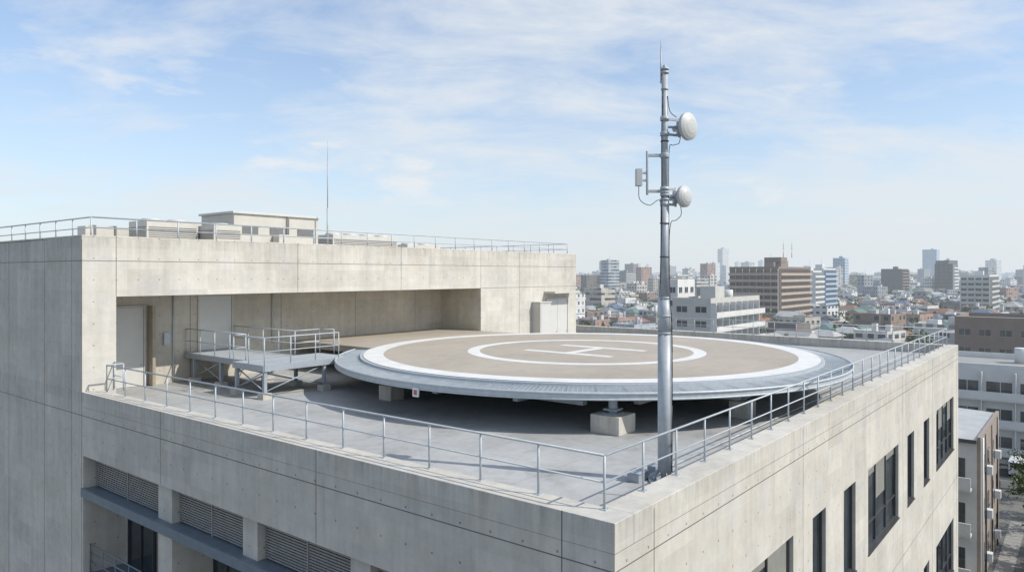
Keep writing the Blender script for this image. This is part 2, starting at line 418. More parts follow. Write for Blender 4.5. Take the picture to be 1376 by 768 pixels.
for k in range(432):
    t=2*math.pi*k/432; c,s_=math.cos(t),math.sin(t)
    mb.tube((HU+(RD+.1)*c,HV+(RD+.1)*s_,ZD-.11),(HU+RN*c,HV+RN*s_,zo+.03),.008,0,4,caps=False)
mb.ring(HU,HV,RD+.14,RN-.03,ZD-.185,0,192,z1=zo-.05)
mb.obj('safety_net',['galv'],HP)
mb=MB()
for k in range(36):
    t=2*math.pi*k/36+.04; c,s_=math.cos(t),math.sin(t)
    r0,r1=8.6,RN-.35
    a=(HU+r0*c,HV+r0*s_);b=(HU+r1*c,HV+r1*s_); w=.05
    px,py=-s_*w,c*w
    top=ZD-.32
    V=[(a[0]+px,a[1]+py,top),(b[0]+px,b[1]+py,top),(b[0]+px,b[1]+py,top-.06),(a[0]+px,a[1]+py,top-.42)]
    V2_=[(x-2*px,y-2*py,z) for x,y,z in V]
    mb.face(V,0); mb.face(V2_[::-1],0); mb.face([V[2],V[3],V2_[3],V2_[2]],0); mb.face([V[1],V[2],V2_[2],V2_[1]],0)
for du in (-8.9,-4.45,0,4.45,8.9):
    ext=math.sqrt(max(0,10.6**2-du*du)); mb.beam((HU+du,HV-ext,ZD-.58),(HU+du,HV+ext,ZD-.58),.28,.48,0)
for dv in (-7.2,-3.5,0,3.9,7.6):
    ext=math.sqrt(max(0,10.6**2-dv*dv)); mb.beam((HU-ext,HV+dv,ZD-.62),(HU+ext,HV+dv,ZD-.62),.24,.34,0)
mb.obj('girders',['steel'],HP)
mb=MB()
feet=[(-8.9,-6.9),(-9.3,3.9),(-3.6,-9.4),(0,-7.2),(0,3.9),(8.9,-5.6),(8.9,3.9),(-4.45,8.6),(4.45,8.6),(4.45,-8.8),(-4.5,0),(4.5,0)]
for du,dv in feet:
    big=.56 if (du,dv)==(-8.9,-6.9) else .38
    x,y=HU+du,HV+dv
    mb.box(x-big,x+big,y-big,y+big,ZF,ZF+.62,0)
    mb.tube((x,y,ZF+.62),(x,y,ZD-.5),.16,1,12); mb.box(x-.28,x+.28,y-.28,y+.28,ZF+.62,ZF+.66,1); mb.box(x-.25,x+.25,y-.25,y+.25,ZD-.86,ZD-.80,1)
mb.obj('footings',['conc','steel'],HP,.015)
mb=MB(); t=math.atan2(L(-3.35,26.6)[1]-HV,L(-3.35,26.6)[0]-HU)
px,py=HU+(RN+.05)*math.cos(t),HV+(RN+.05)*math.sin(t)
mb.box(px-.03,px+.03,py-.14,py+.14,zo-.45,zo-.12,0,rot=t); mb.box(px+.032,px+.036,py-.08,py+.08,zo-.38,zo-.2,1,rot=t,c=(px,py))
M['red']=m_plain('sign_red',(.35,.12,.10),.5)
mb.obj('rim_sign',['white','red'],HP)

# ================================================================ ACCESS PLATFORM
AP=empty('access_platform'); mb=MB(); zp=ZD-.16
def grate(u0,u1,v0,v1):
    mb.box(u0,u1,v0,v1,zp-.03,zp,1)
    for a,b in (((u0,v0),(u1,v0)),((u1,v0),(u1,v1)),((u1,v1),(u0,v1)),((u0,v1),(u0,v0))):
        mb.beam((*a,zp-.12),(*b,zp-.12),.09,.26,0)
    k=v0+.6
    while k<v1: mb.beam((u0,k,zp-.14),(u1,k,zp-.14),.06,.16,0); k+=.8
grate(6.2,8.9,23.2,VB-.05); grate(5.6,10.3,20.7,23.15)
for u,v in ((5.7,20.8),(5.7,23.0),(8.8,20.8),(8.8,23),(6.3,27.9),(8.8,27.9),(6.3,25.4),(8.8,25.4)):
    mb.box(u-.07,u+.07,v-.07,v+.07,ZF+.25,zp-.2,0); mb.box(u-.22,u+.22,v-.22,v+.22,ZF,ZF+.25,2)
for a,b in (((5.7,20.8),(5.7,23)),((5.7,20.8),(8.8,20.8)),((6.3,25.4),(6.3,27.9)),((8.8,25.4),(8.8,27.9)),((5.7,23),(8.8,23))):
    mb.tube((*a,ZF+.3),(*b,zp-.25),.03,0,6); mb.tube((*a,zp-.25),(*b,ZF+.3),.03,0,6)
mb.obj('grating_and_frame',['steel','galv','conc'],AP)
for pts in ([(6.25,VB-.1),(6.25,23.2),(5.65,23.2),(5.65,20.75),(9.6,20.75)],[(8.85,VB-.1),(8.85,23.15),(10.3,23.15),(10.6,22.4)]):
    railing('',pts,zp,1.2,1.25,2,.026,parent=AP,plates=False)

# ================================================================ MAST
MA=empty('antenna_mast',False); MA.location=(3.99,19.0,0)
mb=MB(); px=.01945
def zpx(y): return ZC+(368-y)*px
mb.tube((0,0,ZF),(0,0,zpx(447)),.18,0,24); mb.tube((0,0,zpx(447)),(0,0,zpx(400)),.18,0,24,r2=.12)
mb.tube((0,0,zpx(400)),(0,0,zpx(268)),.108,0,24); mb.tube((0,0,zpx(268)),(0,0,zpx(93)),.082,0,20)
for y,r in ((447,.195),(424,.165),(400,.135),(268,.125),(262,.12),(120,.095),(98,.11),(93,.11)):
    mb.tube((0,0,zpx(y)-.025),(0,0,zpx(y)+.025),r,0,20)
mb.tube((0,0,zpx(93)),(0,0,zpx(88)),.05,0,10); mb.tube((-.10,0,zpx(110)),(-.10,0,zpx(66)),.017,0,8); mb.tube((-.10,0,zpx(66)),(-.10,0,zpx(53)),.007,0,6)
mb.box(-.12,.0,-.03,.03,zpx(112),zpx(109),0)
mb.box(-.42,.42,-.42,.42,ZF,ZF+.05,0)
for k in range(8):
    a=math.pi*k/4; c,s_=math.cos(a),math.sin(a)
    mb.beam((.17*c,.17*s_,ZF+.17),(.36*c,.36*s_,ZF+.09),.02,.2,0); mb.tube((.33*math.cos(a+.4),.33*math.sin(a+.4),ZF+.05),(.33*math.cos(a+.4),.33*math.sin(a+.4),ZF+.14),.02,0,6)
mb.obj('mast_pole',['pole','rubber'],MA)
mb=MB()
def dish(cx,cz,R,az,depth=.26):
    d=Vector((math.cos(az),math.sin(az),0)); c=Vector((cx,-.02,cz))
    mb.tube(c-d*depth*.35,c,R,0,36)
    prof=[(R,0),(R*.8,.045),(R*.5,.085),(R*.2,.10),(0.001,.102)]
    for (r0,o0),(r1,o1) in zip(prof[:-1],prof[1:]): mb.tube(c+d*o0,c+d*o1,r0,0,36,r2=r1,caps=False)
    mb.tube(c-d*depth*.35,c-d*depth*.75,R,0,36,r2=R*.4)
    mb.tube(c-d*depth*.75,c-d*(depth+.22),.085,1,16)
    e=c-d*(depth+.05)
    mb.box(e.x-.07,e.x+.07,e.y-.07,e.y+.07,cz-.16,cz+.16,1)
    mb.tube(e,(0,0,cz),.035,1,8)
    mb.tube((e.x,e.y,cz-.25),(e.x,e.y,cz+.25),.03,1,8)
    for dz in (.2,-.2): mb.beam((e.x,e.y,cz+dz),(0,0,cz+dz),.05,.06,1); mb.tube((0,0,cz+dz-.05),(0,0,cz+dz+.05),.12,1,16)
dish(.64,zpx(170),.36,math.radians(-48)); dish(.54,zpx(264),.28,math.radians(-48))
M['dishgrey']=m_plain('dish_grey',(.50,.51,.50),.5,0,.06)
mb.obj('microwave_dishes',['dishgrey','pole'],MA)
mb=MB()
x=-.46
mb.beam((0,0,zpx(209)),(x,-.02,zpx(209)),.06,.08,0); mb.beam((0,0,zpx(257)),(x,-.02,zpx(257)),.06,.08,0)
mb.tube((x,-.02,zpx(262)),(x,-.02,zpx(203)),.035,0,10)
for y in (209,257): mb.tube((0,0,zpx(y)-.06),(0,0,zpx(y)+.06),.12,0,16)
mb.box(x-.30,x-.14,-.12,.10,zpx(250),zpx(227),1); mb.box(x-.15,x,-.04,.02,zpx(244),zpx(241),0); mb.box(x-.15,x,-.04,.02,zpx(234),zpx(231),0)
mb.obj('panel_antenna',['pole','dishgrey'],MA,.01)
mb=MB()
def curve(pts,r=.010):
    P=[Vector(p) for p in pts]; out=[]
    for i in range(len(P)-1):
        p0=P[max(i-1,0)];p1=P[i];p2=P[i+1];p3=P[min(i+2,len(P)-1)]
        for k in range(6):
            t=k/6; out.append(.5*((2*p1)+(p2-p0)*t+(2*p0-5*p1+4*p2-p3)*t*t+(3*p1-p0-3*p2+p3)*t**3))
    out.append(P[-1]); mb.poly(out,r,0,6)
curve([(.42,0,zpx(180)),(.36,-.05,zpx(193)),(.2,-.08,zpx(196)),(.1,-.06,zpx(205)),(.11,.0,zpx(300)),(.14,.0,zpx(400)),(.2,.02,zpx(447)),(.2,.02,ZF+.2)])
curve([(.40,0,zpx(272)),(.42,-.05,zpx(288)),(.28,-.08,zpx(296)),(.14,-.10,zpx(300)),(.10,-.08,zpx(330)),(.12,-.08,zpx(400)),(.15,-.14,zpx(447)),(.15,-.14,ZF+.2)])
curve([(x-.22,-.02,zpx(250)),(x-.20,-.05,zpx(268)),(x+.05,-.05,zpx(276)),(-.12,-.08,zpx(272)),(-.11,-.05,zpx(330)),(-.13,-.0,zpx(400))])
curve([(-.06,-.07,zpx(120)),(-.09,-.04,zpx(180)),(-.09,-.04,zpx(250)),(-.11,-.04,zpx(300))],.010)
curve([(.06,-.07,zpx(130)),(.12,-.07,zpx(150)),(.3,-.03,zpx(158))])
for y in (190,300,345): mb.tube((0,-.0,zpx(y)-.012),(0,0,zpx(y)+.012),.128 if y>268 else .108,0,14)
mb.obj('cables',['rubber'],MA)
mb=MB()
mb.box(-.95,-.45,-.10,.25,ZF,ZF+.22,0,rot=ROT); mb.box(-.35,-.0,.35,.6,ZF,ZF+.3,0,rot=ROT)
mb.box(-.98,-.42,-.13,.28,ZF+.22,ZF+.25,0,rot=ROT)
mb.obj('junction_boxes',['steel'],MA,.01)

# ================================================================ ROOFTOP PLANT
def plant(name,u0,u1,v0,v1,h,kind=0):
    e=empty(name); mb=MB(); z=ZT
    mb.box(u0,u1,v0,v1,z+.2,z+h,0)
    for k in range(3):
        a=u0+(u1-u0)*(k+.5)/3; mb.box(a-.15,a+.15,v0+.05,v1-.05,z,z+.2,2)
    if kind==0:
        mb.box(u0-.12,u1+.12,v0-.12,v1+.12,z+h,z+h+.12,1)
        for k in range(3):
            a=u0+(u1-u0)*(k+.5)/3; w=(u1-u0)*.10
            mb.box(a-w,a+w,v0-.03,v0-.002,z+.7,z+1.15,2)
        mb.tube(((u0+u1)/2+.6,v0-.12,z+.2),((u0+u1)/2+.6,v0-.12,z+h),.05,2)
        mb.box(u0+2.4,u0+3.2,v0-.7,v0-.05,z,z+.75,0)
    else:
        zz=z+.35
        while zz<z+h-.25:
            mb.box(u0+.1,u1-.1,v0-.03,v0-.002,zz,zz+.03,2); mb.box(u0-.03,u0-.002,v0+.1,v1-.1,zz,zz+.03,2); zz+=.1
        n=max(1,int((u1-u0)/1.3))
        for k in range(n):
            a=u0+(u1-u0)*(k+.5)/n
            mb.tube((a,(v0+v1)/2,z+h),(a,(v0+v1)/2,z+h+.14),.45,1,20)
    mb.obj('casing',['beige','door','louver'],e,.01)
plant('rooftop_plant_room',9.65,15.25,30,33.5,1.85)
plant('air_handling_unit',4.9,7.6,30,32,1.2,1)
plant('air_handling_unit',7.7,9.3,28.6,30.4,1.05,1)
plant('air_handling_unit',17.9,23.6,32,34,1.1,1)
plant('air_handling_unit',25.5,29,33,35,.7,1)
e=empty('duct_run'); mb=MB(); mb.box(3.2,9,33,34,ZT+.3,ZT+.95,0)
for k in range(6): mb.box(3.6+k,3.7+k,32.95,34.05,ZT,ZT+1.0,1)
mb.obj('duct',['beige','louver'],e)
LA=empty('lightning_rod'); mb=MB()
mb.tube((15.35,29.2,ZT),(15.35,29.2,ZT+2.5),.05); mb.tube((15.35,29.2,ZT+2.5),(15.35,29.2,ZT+5.4),.03); mb.tube((15.35,29.2,ZT+5.4),(15.35,29.2,ZT+6.6),.012); mb.box(15.1,15.6,28.95,29.45,ZT,ZT+.1)
mb.obj('pole',['pole'],LA)

# ================================================================ CITY
def facade_mat():
    N=NT('city_facades'); at=N.n('ShaderNodeAttribute',attribute_name='col'); uv=N.n('ShaderNodeUVMap').outputs[0]
    st=N.sep(N.n('ShaderNodeAttribute',attribute_name='sty').outputs['Vector'])
    x,y,_=N.sep(uv)
    wv=st[0]
    fx=N.m('FRACT',N.m('DIVIDE',x,wv)); fy=N.m('FRACT',N.m('DIVIDE',y,3.0))
    half=N.m('MULTIPLY',st[1],.5)
    wx=N.m('LESS_THAN',N.m('ABSOLUTE',N.m('SUBTRACT',fx,.5)),half)
    wy=N.m('LESS_THAN',N.m('ABSOLUTE',N.m('SUBTRACT',fy,.52)),.22)
    cell=N.white(N.comb(N.m('FLOOR',N.m('DIVIDE',x,wv)),N.m('FLOOR',N.m('DIVIDE',y,3.0)),st[2]))
    keep=N.m('GREATER_THAN',cell,.2)
    g=N.n('ShaderNodeNewGeometry'); nz=N.sep(g.outputs['Normal'])[2]
    side=N.m('LESS_THAN',N.m('ABSOLUTE',nz),.3)
    win=N.m('MULTIPLY',N.m('MULTIPLY',wx,wy),N.m('MULTIPLY',keep,side))
    win=N.m('MULTIPLY',win,N.m('GREATER_THAN',st[0],.5))
    wc=N.mix(N.m('GREATER_THAN',cell,.72),(.04,.05,.06,1),(.20,.21,.20,1))
    no=N.noise(g.outputs['Position'],.5,5,.6); f=N.mr(no,.3,.7,.78,1.12)
    slab=N.m('MULTIPLY',side,N.m('LESS_THAN',fy,.06)); 
    base=N.mul(at.outputs['Color'],N.m('MULTIPLY',f,N.m('SUBTRACT',1.0,N.m('MULTIPLY',slab,.25))))
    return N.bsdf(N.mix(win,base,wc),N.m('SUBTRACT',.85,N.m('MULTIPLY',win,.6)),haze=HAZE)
M['city']=facade_mat()
class City:
    def __init__(s): s.v=[];s.f=[];s.uv=[];s.c=[];s.st=[]
    def quad(s,p,uv,col,sty):
        b=len(s.v); s.v+=p; s.f.append(tuple(range(b,b+len(p)))); s.uv+=uv; s.c+=[(*col,1)]*len(p); s.st+=[sty]*len(p)
    def box(s,x,y,z0,w,d,h,rot,col,rcol,sty,roof='flat'):
        c,si=math.cos(rot),math.sin(rot)
        def T(a,b,z): return (x+a*c-b*si,y+a*si+b*c,z)
        q=[(-w/2,-d/2),(w/2,-d/2),(w/2,d/2),(-w/2,d/2)]; z1=z0+h
        off=random.randint(0,50)*1.0
        for k in range(4):
            a=q[k];b=q[(k+1)%4]; ln=w if k%2==0 else d; bay=sty[0] if sty[0]>0 else 3
            nb=max(1,round(ln/bay)); sc_=nb*bay/ln
            s.quad([T(*a,z0),T(*b,z0),T(*b,z1),T(*a,z1)],[(off*bay,0),(off*bay+ln*sc_,0),(off*bay+ln*sc_,h),(off*bay,h)],col,sty)
        if roof=='flat':
            if h>5 and w>7:
                t=.25; zr=z1-.5
                qi=[(-w/2+t,-d/2+t),(w/2-t,-d/2+t),(w/2-t,d/2-t),(-w/2+t,d/2-t)]
                for k in range(4):
                    a=q[k];b=q[(k+1)%4];ai=qi[k];bi=qi[(k+1)%4]
                    s.quad([T(*a,z1),T(*b,z1),T(*bi,z1),T(*ai,z1)],[(0,0)]*4,col,(0,0,0))
                    s.quad([T(*ai,z1),T(*bi,z1),T(*bi,zr),T(*ai,zr)],[(0,0)]*4,col,(0,0,0))
                s.quad([T(*p,zr) for p in qi],[(0,0)]*4,rcol,(0,0,0))
            else: s.quad([T(*p,z1) for p in q],[(0,0)]*4,rcol,(0,0,0))
        else:
            o=.5; rh=d*.24
            e=[(-w/2-o,-d/2-o),(w/2+o,-d/2-o),(w/2+o,d/2+o),(-w/2-o,d/2+o)]; zz=z1-.15
            ins=0 if roof=='gable' else d*.4
            A=T(-w/2-o+ins,0,z1+rh);B=T(w/2+o-ins,0,z1+rh)
            s.quad([T(*e[0],zz),T(*e[1],zz),B,A],[(0,0)]*4,rcol,(0,0,0)); s.quad([T(*e[2],zz),T(*e[3],zz),A,B],[(0,0)]*4,rcol,(0,0,0))
            cc=col if roof=='gable' else rcol
            s.quad([T(*e[1],zz),T(*e[2],zz),B],[(0,0)]*3,cc,(0,0,0)); s.quad([T(*e[3],zz),T(*e[0],zz),A],[(0,0)]*3,cc,(0,0,0))
    def obj(s,name):
        me=bpy.data.meshes.new(name); me.from_pydata(s.v,[],s.f); me.materials.append(M['city'])
        uv=me.uv_layers.new(name='UVMap'); uv.data.foreach_set('uv',np.array(s.uv,dtype=np.float32).ravel())
        a=me.attributes.new('col','FLOAT_COLOR','CORNER'); a.data.foreach_set('color',np.array(s.c,dtype=np.float32).ravel())
        a=me.attributes.new('sty','FLOAT_VECTOR','CORNER'); a.data.foreach_set('vector',np.array(s.st,dtype=np.float32).ravel())
        o=bpy.data.objects.new(name,me); sc.collection.objects.link(o); return o
walls=[(.66,.65,.62),(.58,.56,.52),(.48,.47,.46),(.70,.70,.69),(.36,.30,.25),(.27,.20,.16),(.50,.46,.40),(.33,.34,.36),(.62,.60,.56),(.20,.17,.15),(.44,.48,.52),(.68,.67,.66),(.16,.17,.19),(.52,.43,.30),(.40,.27,.22)]
roofs=[(.15,.17,.20),(.09,.10,.13),(.17,.12,.10),(.33,.33,.33),(.42,.42,.42),(.10,.15,.24),(.24,.24,.23),(.12,.20,.19),(.26,.13,.09)]
keep=[(-60,97,-60,62),(104,132,-40,40),(150,186,-40,30)]
circs=[]
def blocked(x,y,r=10):
    u,v=L(x,y)
    for a,b,c,d in keep:
        if a-r<u<b+r*.3 and c-r*.3<v<d+r*.3: return True
    for cx,cy,cr in circs:
        if (x-cx)**2+(y-cy)**2<(cr+r)**2: return True
    return math.hypot(x,y)<30
circs+=[(47,168,20),(135,358,36),(185,440,24),(262,410,28),(310,600,24)]
C=City()
def sty(): return (random.choice((2.2,2.8,3.2,3.6)),random.choice((.35,.45,.55,.65,1.2)),random.random()*50)
treespots=[]
def clutter(x,y,z,w,d,rot,big):
    c,si=math.cos(rot),math.sin(rot)
    for _ in range(random.randint(1,4) if big else random.randint(0,3)):
        a=random.uniform(-.35,.35)*w;b=random.uniform(-.35,.35)*d
        s=random.uniform(.6,1.8) if not big else random.uniform(1.2,3.2)
        C.box(x+a*c-b*si,y+a*si+b*c,z-.5,s,s*random.uniform(.6,1.4),random.uniform(1,2.6),rot,random.choice(walls[:4]),(.45,.45,.44),(0,0,0))
    if random.random()<.3: C.box(x,y,z-.5,.12,.12,random.uniform(3,6),rot,(.3,.3,.3),(.3,.3,.3),(0,0,0))
for zone,(r0,r1,sp) in enumerate(((40,640,12.0),(640,1700,19),(1700,5200,46))):
    n=int(2*r1/sp)
    g=math.radians((38,22,30)[zone])
    for i in range(-n//2,n//2+1):
        for j in range(-n//2,n//2+1):
            gx=i*sp+(i//4)*5.0; gy=j*sp+(j//2)*5.0
            x=gx*math.cos(g)-gy*math.sin(g); y=gx*math.sin(g)+gy*math.cos(g)
            d=math.hypot(x,y)
            if not(r0<d<r1) or y<5: continue
            az=math.degrees(math.atan2(x,y))
            if abs(az)>56 : continue
            if zone>0 and az<-8 and random.random()<.6: continue
            if zone==0 and az<-30 and random.random()<.3: continue
            if blocked(x,y,8 if zone==0 else 0): continue
            q=random.random()
            if q<.07: treespots.append((x,y,zone)); continue
            if random.random()<.38: treespots.append((x+sp*.5,y,zone))
            x+=random.uniform(-1,1);y+=random.uniform(-1,1); rot=g+random.uniform(-.06,.06)+(math.pi/2 if random.random()<.5 else 0)
            if zone==0:
                if q<.78:
                    w=random.uniform(6.5,10.5);dd=random.uniform(6,8.5);h=random.uniform(5,7.2)
                    C.box(x,y,0,w,dd,h,rot,random.choice(walls),random.choice(roofs),sty(),random.choice(('gable','hip','hip','flat')))
                elif q<.96:
                    w=random.uniform(8,11.5);dd=random.uniform(7,11);h=random.choice((8,9,9.5,11))
                    C.box(x,y,0,w,dd,h,rot,random.choice(walls),random.choice(roofs[3:5]+roofs[:1]),sty()); clutter(x,y,h,w,dd,rot,False)
                else:
                    h=random.choice((12,14,17)) if d>260 else 11
                    C.box(x,y,0,12,12,h,rot,random.choice(walls),(.35,.35,.34),sty()); clutter(x,y,h,12,12,rot,True)
            elif zone==1:
                w=random.uniform(9,17);dd=random.uniform(8,14)
                h=random.choice((6,7,7,8,9,9,10,12)) if q<.91 else random.choice((15,18,21,24))
                if q>.988: h=random.choice((28,33,38)); w=14; dd=12
                C.box(x,y,0,w,dd,h,rot,random.choice(walls),random.choice(roofs),sty(),'flat' if h>10 else random.choice(('flat','hip')))
                if h>14: clutter(x,y,h,w,dd,rot,True)
            else:
                w=random.uniform(18,40);dd=random.uniform(14,30); h=random.choice((8,10,12,14)) if q<.90 else random.choice((19,23,28,33))
                if q>.992: h=random.uniform(42,90); w=random.uniform(18,28);dd=w*.8
                C.box(x,y,0,w,dd,h,rot,random.choice(walls),random.choice(roofs),sty())
                if h>25: C.box(x,y,h,w*.4,dd*.4,3.5,rot,(.5,.5,.5),(.4,.4,.4),(0,0,0))
C.obj('city_buildings')

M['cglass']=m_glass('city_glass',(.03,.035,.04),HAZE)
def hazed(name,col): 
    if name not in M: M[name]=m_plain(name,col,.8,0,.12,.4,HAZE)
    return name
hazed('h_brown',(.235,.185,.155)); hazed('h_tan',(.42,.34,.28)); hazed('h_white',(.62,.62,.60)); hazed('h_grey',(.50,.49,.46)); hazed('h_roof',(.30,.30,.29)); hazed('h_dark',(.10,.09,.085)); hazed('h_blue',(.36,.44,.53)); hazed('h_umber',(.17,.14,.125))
def block(name,x,y,Lu,Lv,h,wall,slab=None,rot=ROT,fh=3.0,balc=('v','u'),bay=3.2,base=0,tank=True,roofm='h_roof'):
    e=bpy.data.objects.new(name,None); sc.collection.objects.link(e); e.location=(x,y,base); e.rotation_euler=(0,0,rot)
    mb=MB(); slab=slab or wall
    mb.box(0,Lu,0,Lv,0,h-.9,0)
    for b in ((0,Lu,0,.25),(0,Lu,Lv-.25,Lv),(0,.25,.25,Lv-.25),(Lu-.25,Lu,.25,Lv-.25)): mb.box(*b,h-.9,h,0)
    mb.box(.25,Lu-.25,.25,Lv-.25,h-.9,h-.85,2)
    nf=int((h-1)/fh)
    for f in range(nf):
        z=f*fh+ (h-1-nf*fh)
        for ax,ln in (('v',Lu),('u',Lv)):
            n=max(1,round(ln/bay)); B=lambda a,b,d0,d1,z0,z1,m: mb.box(a,b,d0,d1,z0,z1,m) if ax=='v' else mb.box(d0,d1,a,b,z0,z1,m)
            hasb=ax in balc
            for k in range(n):
                a=ln*k/n;b=ln*(k+1)/n;w=b-a
                if hasb: 
                    B(a+.3*w*.4,b-.12*w,-.02,-.003,z+.15,z+2.35,3); B(a+w*.45,a+w*.45+.08,-.05,-.02,z+.15,z+2.35,1)
                    B(a-.06,a+.06,-1.2,-.003,z,z+fh,1)
                elif random.random()<.88:
                    B(a+.22*w,b-.22*w,-.015,-.003,z+.95,z+2.2,3); B(a+.2*w,b-.2*w,-.10,-.003,z+.85,z+.95,1); B(a+w*.49,a+w*.51,-.04,-.015,z+.95,z+2.2,1)
            if hasb:
                B(0,ln,-1.3,-.003,z-.12,z+.05,1); B(0,ln,-1.35,-1.25,z+.05,z+1.1,1)
    if tank:
        mb.box(Lu*.3,Lu*.3+min(5,Lu*.3),Lv*.3,Lv*.3+min(4,Lv*.4),h-.85,h+2.3,0)
        mb.tube((Lu*.7,Lv*.5,h-.85),(Lu*.7,Lv*.5,h+1.4),1.1,1,14)
        mb.tube((Lu*.36,Lv*.4,h+2.3),(Lu*.36,Lv*.4,h+6),.06,2,6)
        for k in range(4): mb.box(Lu*(.1+.2*k),Lu*(.1+.2*k)+.9,Lv*.12,Lv*.12+.5,h-.85,h-.1,1)
    mb.obj('building_body',[wall,slab,roofm,'cglass'],e); return e
block('apartment_building',41,150,28,8.6,20.0,'h_grey','h_white',balc=('v',),bay=3.6)
block('rooftop_penthouse',37.6,165,9,5,23.8,'h_white',balc=(),tank=False)
block('apartment_building',121,330,46,23,28.4,'h_brown','h_tan',balc=('v','u'),bay=3.4)
block('apartment_building',128,346,9,8,33.0,'h_brown','h_tan',balc=(),tank=False)
block('apartment_building',174,420,20,10,27.0,'h_white','h_white',balc=('v',))
block('apartment_building',186,434,26,10,28.5,'h_white','h_blue',balc=('v','u'))
block('office_tower',876,1500,38,26,76,'h_blue','h_white',balc=(),bay=3,fh=3.6)
block('office_tower',412,900,18,14,45,'h_blue','h_white',balc=(),bay=3,fh=3.4)
block('apartment_building',375,700,34,18,30,'h_umber','h_brown',balc=('v',))
block('apartment_building',266,405,40,14,24.5,'h_white','h_grey',balc=('v','u'))
block('apartment_building',388,640,26,14,34,'h_umber','h_white',balc=('v',))
block('office_tower',420,1500,22,20,48,'h_white','h_blue',balc=(),bay=3)
block('office_tower',250,1500,22,20,46,'h_umber','h_dark',balc=(),bay=3)
block('apartment_building',180,1150,26,16,29,'h_dark','h_grey',balc=('v',),bay=4)
block('apartment_building',205,900,30,14,24,'h_white','h_grey',balc=('v',),bay=4)
x,y,_=W(107,-30); block('office_building',x,y,18,62,12.6,'h_white','h_white',balc=('u',),bay=3.8,fh=3.7)
x,y,_=W(160,-30); block('brick_office_building',x,y,20,45,16.4,'h_brown','h_tan',balc=(),bay=3.5,fh=3.7)
x,y,_=W(168,-28); block('stair_tower',x,y,10,26,20,'h_umber','h_grey',balc=(),tank=False)
# lattice radio masts standing on the brown apartments
e=bpy.data.objects.new('radio_mast',None); sc.collection.objects.link(e); mb=MB()
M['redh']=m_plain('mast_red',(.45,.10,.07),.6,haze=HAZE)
for (mx,my) in ((131,351),(137,356)):
    for k in range(4): mb.tube((mx,my,33+k*2),(mx,my,35+k*2),.16-.03*k,k%2,6)
    mb.box(mx-.5,mx+.5,my-.1,my+.1,37,37.2,1); mb.box(mx-.4,mx+.4,my-.1,my+.1,39,39.2,1)
mb.obj('mast',['redh','h_white'],e)
def metal_roof():
    N=NT('standing_seam_roof'); P=N.obj(); x,y,z=N.sep(P)
    s=N.m('ABSOLUTE',N.m('SUBTRACT',N.m('FRACT',N.m('DIVIDE',x,.45)),.5)); k=N.mr(s,0,.1,1,0); a=N.noise(P,.8,5,.6)
    return N.bsdf(N.mul((.50,.50,.49),N.m('SUBTRACT',N.mr(a,.3,.7,.85,1.1),N.m('MULTIPLY',k,.35))),.45,.2,bump=k,bstr=.6,bdist=.04)
M['mroof']=metal_roof()
M['tile']=m_plain('brown_tile_wall',(.30,.25,.215),.7,0,.15,2); M['stucco']=m_plain('white_stucco',(.56,.55,.52),.8,0,.1,1)
e=empty('metal_roof_building'); mb=MB(); a0,a1,b0,b1,h=56.3,70.7,0.1,13.0,12.0
mb.box(a0,a1,b0,b1,0,h-.6,1)
mb.box(a0-.003,a1,b0-.25,b0-.003,0,h,2)
mb.face([(a0-.3,b0,h-.25),(a1+.3,b0,h-.25),(a1+.3,b1,h+.35),(a0-.3,b1,h+.35)],0); mb.box(a0-.35,a0-.28,b0,b1,h-.5,h-.2,3)
mb.face([(a0,b0,h-.6),(a0,b1,h-.6),(a0,b1,h+.34),(a0,b0,h-.26)],1)
for f in range(3):
    z=.6+f*3.6
    mb.box(a0-1.2,a0-.003,b0+.3,b1-.3,z,z+.15,1); mb.box(a0-1.25,a0-1.12,b0+.3,b1-.3,z+.15,z+1.1,1)
    for k in range(4):
        v=b0+.8+k*3.0; mb.box(a0-.04,a0-.004,v,v+1.9,z+.2,z+2.4,4); mb.box(a0-.06,a0-.04,v+.92,v+.98,z+.2,z+2.4,3)
        mb.box(a0-1.0,a0-.6,v+2.0,v+2.7,z+.15,z+.8,5)
    for k in range(4):
        u=a0+1.3+k*3.4; mb.box(u,u+1.3,b0-.27,b0-.253,z+1.1,z+2.4,4); mb.box(u-.06,u+1.36,b0-.33,b0-.253,z+1.0,z+1.1,3)
        if k%2==0: mb.box(u+1.8,u+2.5,b0-.75,b0-.3,z+.6,z+1.3,5)
for k in range(3): mb.tube((a0+2.9+k*4.6,b0-.34,0),(a0+2.9+k*4.6,b0-.34,h-.2),.06,3)
mb.tube((a0+.1,b0-.4,0),(a0+.1,b0-.4,h),.08,5)
mb.obj('building_body',['mroof','stucco','tile','frame','glass','white'],e)

# ================================================================ GROUND
def ground_mat():
    N=NT('city_ground'); g=N.n('ShaderNodeNewGeometry'); P=g.outputs['Position']
    a=N.noise(P,.03,6,.6); b=N.noise(P,1.2,6,.65)
    c=N.mix(N.mr(a,.48,.55,0,1),(.10,.10,.098,1),(.17,.165,.15,1)); c=N.mix(N.mr(N.noise(P,.012,5,.6),.56,.62,0,1),c,(.07,.09,.04,1))
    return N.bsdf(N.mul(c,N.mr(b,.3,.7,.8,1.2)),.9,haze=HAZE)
M['ground']=ground_mat()
mb=MB(); mb.face([(-9000,-2500,0),(9000,-2500,0),(9000,12000,0),(-9000,12000,0)]); mb.obj('ground',['ground'])
M['asphalt']=m_plain('asphalt',(.06,.06,.062),.9,0,.2,1.5); M['pave']=m_plain('pavement_slabs',(.28,.275,.26),.85,0,.12,1.2)
R=empty('service_road'); mb=MB()
mb.box(46,94.5,-13,-8.5,-.05,.008,0); mb.box(94.5,103,-45,45,-.05,.012,0)
